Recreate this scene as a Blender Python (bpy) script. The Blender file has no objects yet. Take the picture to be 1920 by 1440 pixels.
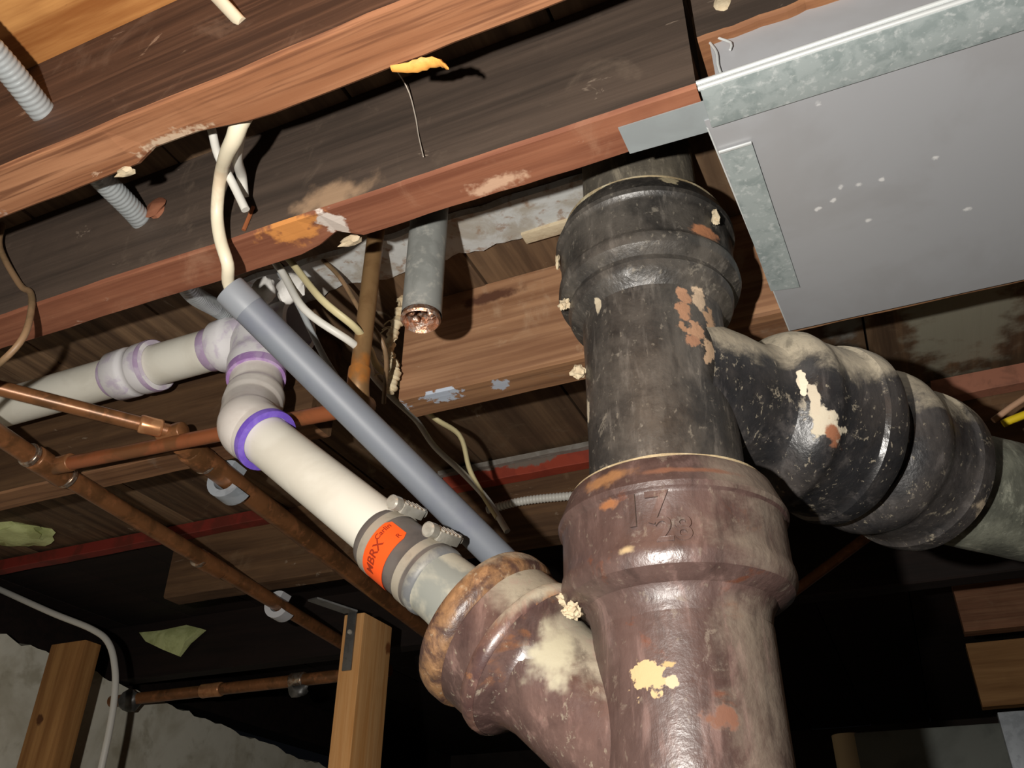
import bpy, bmesh, math, random
from mathutils import Vector, Matrix, noise
random.seed(7)
SC = bpy.context.scene
COL = SC.collection

# ------------------------------------------------------------------ camera, world, lamp, exposure
YAW, PITCH, ROLL, FPX = math.radians(23.986), math.radians(32.3175), math.radians(0.456), 1638.3
cd = bpy.data.cameras.new('camera')
cd.sensor_fit = 'HORIZONTAL'; cd.sensor_width = 36.0; cd.lens = 36.0 * FPX / 1920.0
cd.clip_start = 0.01; cd.clip_end = 50
cam = bpy.data.objects.new('camera', cd); COL.objects.link(cam)
_F = Vector((-math.sin(YAW) * math.cos(PITCH), math.cos(YAW) * math.cos(PITCH), math.sin(PITCH)))
_R = Vector((math.cos(YAW), math.sin(YAW), 0)); _U = _R.cross(_F)
_c, _s = math.cos(ROLL), math.sin(ROLL)
R2 = _c * _R + _s * _U; U2 = -_s * _R + _c * _U
cam.matrix_world = Matrix(((R2.x, U2.x, -_F.x, 0), (R2.y, U2.y, -_F.y, 0), (R2.z, U2.z, -_F.z, 0), (0, 0, 0, 1)))
SC.camera = cam

W = bpy.data.worlds.new('basement_air'); SC.world = W; W.use_nodes = True
W.node_tree.nodes['Background'].inputs[0].default_value = (0.75, 0.8, 1.0, 1)
W.node_tree.nodes['Background'].inputs[1].default_value = 0.002

ld = bpy.data.lights.new('hand_torch', 'POINT'); ld.energy = 25.0; ld.color = (1.0, 0.95, 0.88)
ld.shadow_soft_size = 0.007
lamp = bpy.data.objects.new('hand_torch', ld); COL.objects.link(lamp)
lamp.location = (-0.108, -0.066, 0.026)

SC.view_settings.view_transform = 'Standard'; SC.view_settings.look = 'None'
SC.view_settings.gamma = 1.0; SC.view_settings.use_curve_mapping = False
SC.view_settings.exposure = 0.18

# ------------------------------------------------------------------ materials
def lin(c):
    f = lambda v: (v / 255 / 12.92) if v / 255 <= .04045 else ((v / 255 + .055) / 1.055) ** 2.4
    return (f(c[0]), f(c[1]), f(c[2]), 1)

class NT:
    def __init__(s, name):
        s.m = bpy.data.materials.new(name); s.m.use_nodes = True
        s.t = s.m.node_tree; s.n = s.t.nodes; s.b = s.n['Principled BSDF']
        s.pm = None
        s.geo = s.n.new('ShaderNodeNewGeometry'); s.pos = s.geo.outputs['Position']
    def link(s, a, b): s.t.links.new(a, b)
    def vm(s, op, a, b=None):
        n = s.n.new('ShaderNodeVectorMath'); n.operation = op
        s.link(a, n.inputs[0]) if hasattr(a, 'node') else setattr(n.inputs[0], 'default_value', a)
        if b is not None:
            s.link(b, n.inputs[1]) if hasattr(b, 'node') else setattr(n.inputs[1], 'default_value', b)
        return n.outputs['Value'] if op in ('LENGTH', 'DISTANCE', 'DOT_PRODUCT') else n.outputs[0]
    def ma(s, op, a, b=None):
        n = s.n.new('ShaderNodeMath'); n.operation = op
        for i, v in enumerate((a, b)):
            if v is None: continue
            s.link(v, n.inputs[i]) if hasattr(v, 'node') else setattr(n.inputs[i], 'default_value', v)
        return n.outputs[0]
    def noise(s, scale=10, detail=4, stretch=(1, 1, 1), rough=.55, dist=0.0, off=(0, 0, 0), vec=None):
        v = s.vm('MULTIPLY', vec or s.pos, stretch); v = s.vm('ADD', v, off)
        n = s.n.new('ShaderNodeTexNoise'); s.link(v, n.inputs['Vector'])
        n.inputs['Scale'].default_value = scale; n.inputs['Detail'].default_value = detail
        n.inputs['Roughness'].default_value = rough; n.inputs['Distortion'].default_value = dist
        return n.outputs[0]
    def ramp(s, v, lo, hi):
        n = s.n.new('ShaderNodeMapRange'); n.interpolation_type = 'SMOOTHSTEP'
        s.link(v, n.inputs[0]); n.inputs[1].default_value = lo; n.inputs[2].default_value = hi
        return n.outputs[0]
    def mix(s, f, a, b):
        n = s.n.new('ShaderNodeMix'); n.data_type = 'RGBA'
        s.link(f, n.inputs[0]) if hasattr(f, 'node') else setattr(n.inputs[0], 'default_value', f)
        for i, v in ((6, a), (7, b)):
            s.link(v, n.inputs[i]) if hasattr(v, 'node') else setattr(n.inputs[i], 'default_value', v)
        return n.outputs[2]
    def bump(s, h, strength=.3, dist=.002):
        n = s.n.new('ShaderNodeBump'); n.inputs['Strength'].default_value = strength; n.inputs['Distance'].default_value = dist
        s.link(h, n.inputs['Height']); s.link(n.outputs[0], s.b.inputs['Normal'])
    def patch(s, col, c, r, colour, soft=.25, amp=.35, nscale=90):
        """a stain of its own shape, at a place on the thing"""
        d = s.vm('SUBTRACT', s.pos, c); d = s.vm('DIVIDE', d, r)
        l = s.vm('LENGTH', d)
        nz = s.noise(nscale, 3, off=(c[0] * 7, c[1] * 9, 3.1))
        l = s.ma('ADD', l, s.ma('MULTIPLY', s.ma('SUBTRACT', nz, .5), amp * 4))
        mk = s.ramp(l, 1.0, 1.0 - soft)
        s.pm = mk if s.pm is None else s.ma('MAXIMUM', s.pm, mk)
        return s.mix(mk, col, lin(colour))
    def done(s, col, rough=.6, metal=0.0, spec=.5):
        s.link(col, s.b.inputs['Base Color']) if hasattr(col, 'node') else setattr(s.b.inputs['Base Color'], 'default_value', col)
        s.link(rough, s.b.inputs['Roughness']) if hasattr(rough, 'node') else setattr(s.b.inputs['Roughness'], 'default_value', rough)
        s.b.inputs['Metallic'].default_value = metal
        s.b.inputs['Specular IOR Level'].default_value = spec
        return s.m

def wood(name, c0, c1, c2, along='X', rough=.75, streak=1.0, patches=(), seed=0.0, dusty=None, fine=1.0, rnd=0.0, scuff=None):
    t = NT(name)
    st = {'X': (.06, 1, 1), 'Y': (1, .06, 1), 'Z': (1, 1, .06)}[along]
    st2 = {'X': (.03, 1, 1), 'Y': (1, .03, 1), 'Z': (1, 1, .03)}[along]
    off = (seed * 3.7, seed * 1.9, seed * 2.3)
    if rnd:
        oi = t.n.new('ShaderNodeObjectInfo')
        cb = t.n.new('ShaderNodeCombineXYZ'); k = t.ma('MULTIPLY', oi.outputs['Random'], 37.0)
        for i in range(3): t.link(k, cb.inputs[i])
        vec = t.vm('ADD', t.pos, cb.outputs[0])
    else: vec = None
    a = t.noise(46, 5, st, .6, .2, off, vec)
    b = t.noise(190 * fine, 2, st2, .5, .15, off, vec)
    c = t.noise(9, 4, (1, 1, 1), .6, .3, off, vec)
    col = t.mix(t.ramp(a, .34, .66), lin(c0), lin(c1))
    col = t.mix(t.ma('MULTIPLY', t.ramp(b, .45, .68), .55 * streak), col, lin(c2))
    col = t.mix(t.ma('MULTIPLY', t.ramp(c, .52, .74), .5), col, lin(c0))
    if dusty:
        d = t.noise(16, 6, (1, 1, 1), .65, .8, (seed, 4, 1))
        col = t.mix(t.ma('MULTIPLY', t.ramp(d, .55, .72), .55), col, lin(dusty))
    if scuff:
        d = t.noise(34, 5, {'X': (.45, 1, 1), 'Y': (1, .45, 1), 'Z': (1, 1, .45)}[along], .7, 1.0, (seed * 2, 7, 5))
        col = t.mix(t.ma('MULTIPLY', t.ramp(d, .655, .72), .6), col, lin(scuff))
    if rnd:
        col = t.mix(t.ma('MULTIPLY', oi.outputs['Random'], rnd), col, lin(c0))
    for pt in patches: col = t.patch(col, *pt)
    t.bump(t.ma('ADD', t.ma('MULTIPLY', b, .5), a), .35, .0015)
    return t.done(col, rough, 0, .35)

def iron(name, c0, c1, dust, dlo, dhi, rust=None, patches=(), rough=.42, seed=0.0, side=None, bumpy=.25, sc0=14):
    t = NT(name)
    a = t.noise(sc0, 6, (1, 1, 1), .65, .4, (seed, 1, 2)); b = t.noise(70, 5, (1, 1, 1), .65, .2, (seed, 5, 2))
    col = t.mix(t.ramp(a, .38, .64), lin(c0), lin(c1))
    if rust:
        r = t.noise(24, 5, (1, 1, 1.6), .6, .5, (seed, 9, 4))
        col = t.mix(t.ma('MULTIPLY', t.ramp(r, .60, .70), .8), col, lin(rust))
    sp = t.n.new('ShaderNodeSeparateXYZ'); t.link(t.geo.outputs['Normal'], sp.inputs[0])
    nz = sp.outputs[2]
    if side is not None: nz = t.vm('DOT_PRODUCT', t.geo.outputs['Normal'], side)
    g = t.ma('ADD', nz, t.ma('MULTIPLY', t.ma('SUBTRACT', t.noise(22, 6, (1, 1, 1), .7, .6, (seed, 2, 8)), .5), 1.1))
    dm = t.ramp(g, dlo, dhi)
    col = t.mix(t.ma('MULTIPLY', dm, .85), col, lin(dust))
    sc = t.noise(55, 6, (1, 1, 1), .72, .3, (seed, 6, 6))
    spots = t.ma('MULTIPLY', t.ramp(sc, .60, .68), .5)
    col = t.mix(spots, col, lin(dust))
    vs = t.noise(75, 5, (1, 1, .22), .65, .3, (seed, 14, 3))
    col = t.mix(t.ma('MULTIPLY', t.ramp(vs, .52, .72), .38), col, lin([min(255, v * 1.45 + 18) for v in c1]))
    col = t.mix(t.ma('MULTIPLY', t.ramp(vs, .48, .30), .45), col, lin([v * .62 for v in c0]))
    fs = t.noise(240, 3, (1, 1, .6), .6, .2, (seed, 1, 15))
    col = t.mix(t.ma('MULTIPLY', t.ramp(fs, .62, .72), .4), col, lin(dust))
    for pt in patches: col = t.patch(col, *pt)
    t.bump(t.ma('ADD', t.ma('ADD', b, t.ma('MULTIPLY', a, .8)), t.ma('MULTIPLY', fs, .35)), bumpy, .003)
    mid = t.noise(34, 6, (1, 1, .7), .7, .5, (seed, 3, 12))
    rg = t.ma('ADD', t.ma('MULTIPLY', t.ma('MAXIMUM', dm, spots), .35), t.ma('ADD', t.ma('MULTIPLY', mid, .5), rough - .25))
    if t.pm is not None: rg = t.ma('ADD', rg, t.ma('MULTIPLY', t.pm, .45))
    return t.done(col, rg, 0, .75)

def plain(name, c, rough=.5, metal=0.0, var=None, vs=20, amount=.5, bump=0.0, bscale=60, spec=.5, patches=(), stretch=(1, 1, 1), var2=None, lo=.45, hi=.62):
    t = NT(name); col = lin(c)
    if var: col = t.mix(t.ma('MULTIPLY', t.ramp(t.noise(vs, 5, stretch, .6, .4), lo, hi), amount), col, lin(var))
    if var2: col = t.mix(t.ma('MULTIPLY', t.ramp(t.noise(vs * 3.1, 4, stretch, .6, .2, (3, 3, 3)), .52, .7), amount), col, lin(var2))
    for pt in patches: col = t.patch(col, *pt)
    if bump: t.bump(t.noise(bscale, 5, stretch), bump, .002)
    return t.done(col, rough, metal, spec)

M = {}
M['joist_face'] = wood('dark_joist_face', (62, 43, 34), (92, 66, 51), (112, 82, 64), seed=1, dusty=(124, 100, 84), scuff=(176, 150, 128))
M['joist_face2'] = wood('sooty_joist_face', (64, 54, 47), (88, 74, 64), (100, 84, 73), seed=2, dusty=(118, 102, 88), streak=.5, scuff=(170, 152, 134),
    patches=[((-.335, .401, .492), (.05, .03, .022), (170, 140, 112), .8, .4, 60)])
M['joist_under'] = wood('red_brown_joist_edge', (140, 92, 62), (172, 122, 88), (104, 64, 42), seed=3, streak=1.5, fine=1.5, scuff=(206, 176, 150),
    patches=[((-.60, .30, .48), (.03, .012, .02), (205, 195, 185), .6, .5, 120), ((-.40, .302, .48), (.035, .010, .02), (190, 165, 140), .6, .6, 160)])
M['joist_under2'] = wood('red_joist_edge', (118, 70, 50), (152, 98, 72), (166, 112, 84), seed=4, streak=.6, dusty=(166, 122, 96), scuff=(206, 178, 156),
    patches=[((-.375, .41, .48), (.035, .02, .012), (206, 138, 74), .5, .5, 90), ((-.345, .42, .479), (.012, .022, .01), (212, 200, 190), .3, .4, 120),
             ((-.205, .43, .479), (.03, .010, .01), (206, 168, 140), .6, .5, 100)])
M['joist_torn'] = wood('torn_joist_edge', (126, 84, 56), (164, 116, 78), (110, 70, 46), seed=15)
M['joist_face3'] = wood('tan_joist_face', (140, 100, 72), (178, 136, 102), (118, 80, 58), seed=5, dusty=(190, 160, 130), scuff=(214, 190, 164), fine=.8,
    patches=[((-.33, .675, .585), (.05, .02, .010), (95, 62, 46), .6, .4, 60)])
M['joist_under3'] = wood('weathered_joist_edge', (120, 84, 58), (160, 118, 84), (92, 64, 46), seed=6, dusty=(150, 128, 108),
    patches=[((-.385, .685, .48), (.022, .014, .02), (190, 200, 215), .3, .5, 140), ((-.44, .69, .48), (.014, .012, .02), (180, 188, 200), .3, .6, 150),
             ((-.32, .69, .48), (.010, .010, .02), (184, 190, 202), .3, .5, 150)])
M['joist_face4'] = wood('brown_joist', (76, 54, 36), (112, 84, 58), (92, 68, 48), seed=7, dusty=(120, 98, 74), scuff=(176, 160, 140))  # darker brown wood for joist pieces further back
M['joist_far'] = wood('far_joist', (98, 64, 44), (138, 96, 70), (150, 112, 84), seed=8, dusty=(140, 112, 90))
M['joist_pale'] = wood('pale_joist', (140, 100, 60), (172, 130, 84), (156, 114, 70), seed=9)
M['joist_black'] = wood('black_joist', (26, 18, 15), (38, 26, 22), (34, 24, 20), seed=10)  # near-black wood; on the far planks it carries the bay's darkness
M['ply'] = wood('orange_subfloor', (150, 92, 44), (214, 156, 92), (190, 128, 70), along='X', seed=11, streak=.35, fine=.3, scuff=(120, 78, 40))
M['plank'] = wood('old_subfloor', (80, 61, 45), (138, 110, 82), (104, 82, 62), along='Y', seed=12, rnd=.5, dusty=(150, 132, 106), scuff=(186, 172, 150),
    patches=[((.145, .94, .605), (.075, .16, .03), (156, 152, 134), .5, .35, 40), ((.02, .86, .605), (.03, .10, .03), (150, 152, 146), .5, .35, 40)])
M['stud'] = wood('new_stud', (214, 152, 88), (236, 184, 124), (198, 132, 72), along='Z', seed=13, streak=.5,
    patches=[((-.789, 1.27, .41), (.01, .012, .015), (150, 92, 50), .6, .4, 70)])
M['stud2'] = wood('dark_stud', (150, 104, 58), (186, 138, 84), (140, 94, 52), along='Z', seed=14, streak=.5,
    patches=[((-1.47, 1.19, .33), (.012, .02, .012), (96, 58, 30), .5, .4, 70)])

wye_p = [((-.138, .508, .128), (.012, .02, .010), (196, 170, 126), .2, .62, 170), ((-.124, .508, .124), (.004, .02, .004), (196, 178, 146), .2, .5, 170), ((-.126, .508, .134), (.004, .02, .003), (186, 158, 110), .3, .6, 170),
         ((-.10, .512, .104), (.013, .02, .007), (118, 80, 62), .5, .6, 130),
         ((-.150, .497, .252), (.024, .02, .008), (146, 102, 62), .8, .5, 90), ((-.152, .492, .233), (.008, .02, .004), (140, 88, 48), .6, .5, 120), ((-.10, .50, .249), (.05, .03, .003), (122, 80, 58), .8, .4, 60),
         ((-.140, .492, .199), (.007, .012, .004), (180, 156, 116), .7, .4, 120)]
M['wye'] = iron('brown_enamel_iron', (74, 56, 52), (96, 76, 71), (134, 122, 108), .55, 1.05, (112, 66, 46), wye_p, .40, 1.0, (.92, -.2, .2), .22)
M['wye_branch'] = iron('brown_enamel_iron_dusty', (76, 57, 54), (102, 80, 74), (172, 164, 144), .38, .85, (130, 88, 62),
    [((-.205, .53, .150), (.020, .03, .03), (176, 170, 146), .7, .45, 60)], .34, 2.0, (.45, -.25, .86), .15)
M['bead_worn'] = iron('worn_bead', (80, 58, 56), (112, 84, 74), (196, 188, 166), .38, .85, (176, 120, 72), (), .36, 2.6, (.45, -.25, .86), .15, 30)
M['rim_rust'] = iron('worn_hub_rim', (76, 54, 47), (146, 110, 76), (186, 172, 146), .45, .9, (168, 134, 96), (), .5, 3.0, None, .3, 55)
tee_p = [((-.0839, .5329, .4069), (.006, .008, .013), (204, 179, 151), .3, .4, 160), ((-.0926, .5235, .4054), (.007, .007, .007), (176, 132, 102), .3, .5, 150),
         ((-.0945, .522, .390), (.006, .007, .009), (172, 128, 98), .3, .5, 150), ((-.0794, .5407, .391), (.004, .008, .012), (190, 154, 121), .3, .6, 150),
         ((-.0881, .5281, .3753), (.009, .009, .008), (181, 140, 109), .3, .6, 150), ((-.0814, .536, .3608), (.006, .009, .012), (193, 163, 132), .3, .6, 150),
         ((-.0906, .5256, .3648), (.006, .007, .006), (167, 123, 95), .3, .6, 150), ((-.096, .520, .377), (.004, .006, .005), (167, 128, 98), .3, .6, 150),
         ((-.0714, .5225, .4605), (.013, .02, .008), (186, 124, 84), .4, .4, 100), ((-.0901, .508, .508), (.008, .012, .007), (188, 174, 140), .3, .4, 130),
         ((-.178, .540, .335), (.004, .01, .012), (200, 190, 166), .3, .5, 150), ((-.158, .517, .412), (.003, .01, .006), (186, 174, 150), .3, .5, 150)]
M['tee'] = iron('black_tar_iron', (48, 46, 44), (88, 83, 77), (150, 142, 128), .75, 1.2, None, tee_p, .42, 4.0, None, .3)
M['tee_branch'] = iron('black_tar_iron_dusty', (40, 40, 42), (66, 62, 60), (206, 194, 170), .02, .40, None,
    [((-.0150, .598, .319), (.012, .03, .013), (206, 196, 174), .2, .5, 110), ((-.0120, .600, .312), (.006, .02, .010), (150, 96, 66), .5, .6, 130),
     ((-.0195, .592, .336), (.004, .03, .014), (206, 194, 172), .2, .45, 120), ((-.0255, .592, .352), (.004, .03, .010), (236, 224, 200), .15, .5, 120)], .36, 5.0, None, .25)
M['bend'] = iron('black_tar_bend', (42, 42, 44), (74, 70, 68), (194, 182, 158), .10, .50, None,
    [((.083, .772, .298), (.014, .03, .014), (190, 172, 146), .4, .4, 80)], .36, 6.0, None, .25)
M['far_iron'] = iron('grey_dusty_iron', (90, 92, 82), (130, 132, 118), (170, 168, 150), .2, .9, None, (), .6, 7.0)
M['top_pipe'] = iron('dusty_top_pipe', (84, 78, 68), (120, 112, 96), (160, 152, 130), .2, .9, None, (), .7, 8.0)

M['lead'] = iron('dusty_lead', (150, 132, 100), (196, 178, 142), (214, 204, 176), .2, .9, None, (), .7, 9.0)
M['pvc'] = plain('white_pvc', (240, 237, 224), .38, 0, (222, 217, 202), 14, .5)
M['pvc_fit'] = plain('white_pvc_fitting', (228, 226, 220), .32, 0, (208, 196, 210), 30, .5)
M['pvc_primed'] = plain('primer_washed_pvc', (240, 238, 240), .34, 0, (204, 188, 214), 34, .7, lo=.48, hi=.62)
M['pvc_elbow'] = plain('greyish_pvc_fitting', (230, 224, 217), .34, 0, (212, 202, 193), 26, .5)
M['primer_light'] = plain('pale_purple_primer', (196, 172, 206), .35, 0, (222, 212, 228), 60, .7)
M['primer'] = plain('purple_primer', (122, 92, 205), .35, 0, (150, 124, 222), 70, .5)
M['primer_mid'] = plain('lilac_primer', (170, 132, 190), .35, 0, (206, 186, 216), 60, .6)
M['galv'] = plain('galvanised_sheet', (176, 178, 182), .42, .15, (164, 164, 166), 9, .5, 0, 60, patches=[(c, (.0035, .0035, .004), (236, 236, 236), .5, .35, 220) for c in
    [(.0436, .5343, .474), (.0313, .532, .474), (.0253, .5447, .474), (.013, .5489, .474), (.0604, .5357, .474), (.0468, .5777, .474), (.0977, .5289, .474), (.1181, .5942, .474), (.0255, .4456, .474)]])
M['spangle'] = plain('spangled_zinc', (168, 178, 178), .42, .15, (142, 154, 154), 60, .8, var2=(200, 206, 206))
M['zinc_dull'] = plain('dull_zinc', (158, 166, 168), .5, .15, (146, 152, 154), 20, .5)
M['zinc_bright'] = plain('bright_zinc', (226, 230, 230), .30, .3)
M['galv_pipe'] = plain('galvanised_pipe', (150, 152, 148), .5, .12, (126, 128, 124), 30, .7, var2=(184, 182, 174))
M['torn_copper'] = plain('torn_pipe_lip', (186, 138, 108), .35, .8, (214, 200, 190), 200, .8, .6, 260)
M['armour'] = plain('armour_steel', (176, 182, 184), .32, .25, (158, 164, 166), 60, .4)
M['conduit'] = plain('grey_plastic', (118, 124, 133), .5, 0, (108, 113, 127), 20, .6)
M['conduit_in'] = plain('grey_plastic_light', (136, 141, 148), .5)
M['cable'] = plain('cream_cable', (232, 222, 196), .45, 0, (206, 176, 146), 30, .5, stretch=(1, 1, .3))
M['cable_w'] = plain('white_cable', (214, 212, 204), .45)
M['cable_y'] = plain('yellowed_cable', (206, 194, 150), .5)
M['cable_g'] = plain('grey_cable', (150, 154, 156), .5)
M['cable_b'] = plain('brown_wire', (150, 120, 90), .5, 0, (110, 92, 66), 30, .7)
M['wire_pink'] = plain('pink_wire', (196, 156, 126), .5)
M['wire_yellow'] = plain('yellow_wire', (236, 206, 40), .45)
M['copper'] = plain('tarnished_copper', (146, 98, 62), .34, .25, (100, 70, 44), 26, .7, .1, 80, var2=(176, 116, 76))
M['copper_red'] = plain('reddish_copper', (166, 98, 62), .4, .25, (120, 84, 52), 20, .7)
M['copper_drab'] = plain('drab_copper', (150, 118, 80), .5, .35, (128, 96, 62), 30, .7, patches=[((-.394, .547, .424), (.02, .02, .022), (186, 120, 56), .6, .4, 60)])
M['copper_shine'] = plain('bright_copper', (220, 160, 112), .28, .5, (180, 110, 70), 60, .5)
M['solder'] = plain('solder', (190, 176, 160), .3, .8, (150, 110, 80), 160, .8)
M['strap'] = plain('blue_grey_zinc', (190, 198, 206), .4, .2, (150, 158, 166), 60, .5)
M['strap_w'] = plain('pale_plastic', (206, 208, 212), .45)
M['rope'] = plain('cream_fibre', (224, 208, 174), .9, 0, (196, 170, 130), 120, .7)
M['sealant'] = plain('white_sealant', (224, 222, 218), .6, 0, (190, 188, 182), 40, .6)
M['red_paint'] = plain('red_paint', (160, 66, 46), .6, 0, (136, 56, 42), 30, .6, patches=[((-.50, 1.062, .60), (.03, .03, .012), (140, 128, 118), .3, .4, 70), ((-.44, 1.062, .592), (.05, .03, .010), (120, 108, 98), .3, .4, 70)])
M['red_dark'] = plain('dull_red_paint', (132, 44, 34), .65, 0, (92, 40, 28), 18, .7)
M['grey_dirt'] = plain('grey_dirt', (128, 122, 114), .85, 0, (150, 146, 140), 60, .6)
M['rust_strip'] = plain('rust_brown_strip', (158, 104, 82), .75, 0, (126, 84, 66), 40, .7)
M['plaster'] = plain('old_white_plaster', (200, 202, 200), .8, 0, (168, 160, 146), 26, .8, .4, 60, var2=(150, 120, 96))
M['crumb'] = plain('mortar_crumb', (206, 190, 160), .85, 0, (190, 170, 140), 90, .6, .5, 160)
M['concrete'] = plain('concrete', (244, 240, 222), .9, 0, (204, 196, 172), 5, .7, .4, 26, var2=(186, 178, 154))
M['dark_wall'] = plain('dark_stone', (46, 38, 34), .9, 0, (30, 24, 22), 6, .7)
M['floor'] = plain('grey_floor', (92, 88, 84), .85, 0, (72, 68, 64), 4, .6)
M['insul'] = plain('green_yellow_fibre', (216, 224, 158), .95, 0, (176, 184, 118), 22, .7, .8, 90)
M['shield'] = plain('steel_shield', (122, 116, 112), .34, .35, (100, 96, 94), 30, .6)
M['rubber'] = plain('grey_rubber', (112, 114, 116), .5, 0, (168, 166, 154), 26, .85)
M['stub'] = plain('dusty_grey_stub', (142, 146, 140), .55, 0, (196, 192, 174), 24, .8)
M['clamp'] = plain('clamp_steel', (206, 202, 190), .22, .45, (160, 156, 144), 60, .5)
M['clamp_dusty'] = plain('dusty_clamp', (192, 184, 168), .45, .4, (160, 152, 138), 60, .5)
M['sticker'] = plain('orange_sticker', (255, 92, 28), .55)
M['ink'] = plain('brown_ink', (150, 44, 10), .6)
M['steel_dark'] = plain('grey_bracket', (128, 128, 126), .45, .7, (96, 96, 94), 40, .6)
M['duct_dark'] = plain('dull_duct', (112, 116, 110), .55, .1, (76, 80, 76), 8, .5)
M['duct_tan'] = plain('tan_duct_edge', (220, 200, 160), .6)
M['splinter'] = plain('orange_splinter', (246, 176, 88), .6, 0, (214, 140, 62), 80, .6)
M['nail'] = plain('nail_steel', (206, 194, 180), .5, .1)
M['letter'] = M['wye']
M['void'] = plain('soot', (20, 16, 14), .95)

# ------------------------------------------------------------------ mesh helpers
def mesh_obj(name, verts, faces, mats, parent=None, smooth=False, fm=None, origin=None):
    if parent is not None:
        o_w = Vector(parent['_org'])
    else:
        if origin is None:
            xs = [v[0] for v in verts]; ys = [v[1] for v in verts]; zs = [v[2] for v in verts]
            origin = ((min(xs) + max(xs)) / 2, (min(ys) + max(ys)) / 2, min(zs))
        o_w = Vector(origin)
    me = bpy.data.meshes.new(name)
    me.from_pydata([tuple(Vector(v) - o_w) for v in verts], [], faces)
    if not isinstance(mats, (list, tuple)): mats = [mats]
    for m in mats: me.materials.append(M[m])
    if fm:
        for p, i in zip(me.polygons, fm): p.material_index = i
    bm = bmesh.new(); bm.from_mesh(me); bmesh.ops.recalc_face_normals(bm, faces=bm.faces); bm.to_mesh(me); bm.free()
    if smooth:
        for p in me.polygons: p.use_smooth = True
        try: me.set_sharp_from_angle(angle=math.radians(smooth if smooth is not True else 50))
        except Exception: pass
    o = bpy.data.objects.new(name, me); COL.objects.link(o)
    o['_org'] = tuple(o_w)
    if parent is not None: o.parent = parent
    else: o.location = o_w
    return o

def thing(name, label, cat, loc, group=None):
    o = bpy.data.objects.new(name, None); COL.objects.link(o); o.empty_display_size = .02
    o.location = loc; o['_org'] = tuple(loc); o['label'] = label; o['category'] = cat
    if group: o['group'] = group
    return o
def tag(o, label, cat, group=None):
    o['label'] = label; o['category'] = cat
    if group: o['group'] = group
    return o
def struct(o, label=None):
    o['kind'] = 'structure'
    if label: o['label'] = label
    return o

def frame(axis):
    a = Vector(axis).normalized()
    r = Vector((0, 0, 1)) if abs(a.z) < .9 else Vector((0, -1, 0))
    e1 = (r - a * r.dot(a)).normalized(); e2 = a.cross(e1)
    return a, e1, e2

def lathe(prof, org, axis, n=48, wob=0.0, seed=0, caps=False):
    """prof: (radius, distance along the axis)"""
    a, e1, e2 = frame(axis); org = Vector(org); V = []; Fc = []
    for r, s in prof:
        for i in range(n):
            th = 2 * math.pi * i / n
            d = e1 * math.cos(th) + e2 * math.sin(th)
            p = org + a * s + d * r
            if wob: p += d * wob * noise.noise(p * 38 + Vector((seed, 0, 0)))
            V.append(p)
    for j in range(len(prof) - 1):
        for i in range(n):
            k = (i + 1) % n
            Fc.append((j * n + i, j * n + k, (j + 1) * n + k, (j + 1) * n + i))
    if caps:
        Fc.append(tuple(range(n))); Fc.append(tuple((len(prof) - 1) * n + i for i in range(n)))
    return V, Fc

def smooth_path(P, step=.01):
    P = [Vector(p) for p in P]; out = []
    if len(P) == 2:
        n = max(1, int((P[1] - P[0]).length / step)); return [P[0].lerp(P[1], i / n) for i in range(n + 1)]
    Q = [2 * P[0] - P[1]] + P + [2 * P[-1] - P[-2]]
    for i in range(1, len(Q) - 2):
        n = max(2, int((Q[i + 1] - Q[i]).length / step))
        for k in range(n):
            t = k / n; a, b, c, d = Q[i - 1], Q[i], Q[i + 1], Q[i + 2]
            out.append(.5 * ((2 * b) + (c - a) * t + (2 * a - 5 * b + 4 * c - d) * t * t + (3 * b - a - 3 * c + d) * t ** 3))
    out.append(P[-1]); return out

def tube(P, r, n=14, step=.01, rf=None, straight=False, flat=None, caps=True):
    pts = [Vector(p) for p in P] if straight else smooth_path(P, step)
    V = []; Fc = []; t0 = (pts[1] - pts[0]).normalized(); _, e1, e2 = frame(t0); L = 0
    for j, p in enumerate(pts):
        t = (pts[min(j + 1, len(pts) - 1)] - pts[max(j - 1, 0)]).normalized()
        e1 = (e1 - t * e1.dot(t)).normalized(); e2 = t.cross(e1)
        if j: L += (p - pts[j - 1]).length
        rr = rf(L) if rf else r
        for i in range(n):
            th = 2 * math.pi * i / n
            V.append(p + (e1 * math.cos(th) * (flat or 1) + e2 * math.sin(th)) * rr)
    m = len(pts)
    for j in range(m - 1):
        for i in range(n):
            k = (i + 1) % n; Fc.append((j * n + i, j * n + k, (j + 1) * n + k, (j + 1) * n + i))
    if caps: Fc.append(tuple(range(n))); Fc.append(tuple((m - 1) * n + i for i in range(n)))
    return V, Fc

def tube_obj(name, P, r, mat, parent=None, **k):
    V, Fc = tube(P, r, **k); return mesh_obj(name, V, Fc, mat, parent, smooth=60)
def lathe_obj(name, prof, org, axis, mat, parent=None, n=48, wob=0.0, seed=0, caps=False, smooth=50):
    V, Fc = lathe(prof, org, axis, n, wob, seed, caps); return mesh_obj(name, V, Fc, mat, parent, smooth=smooth)

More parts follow.
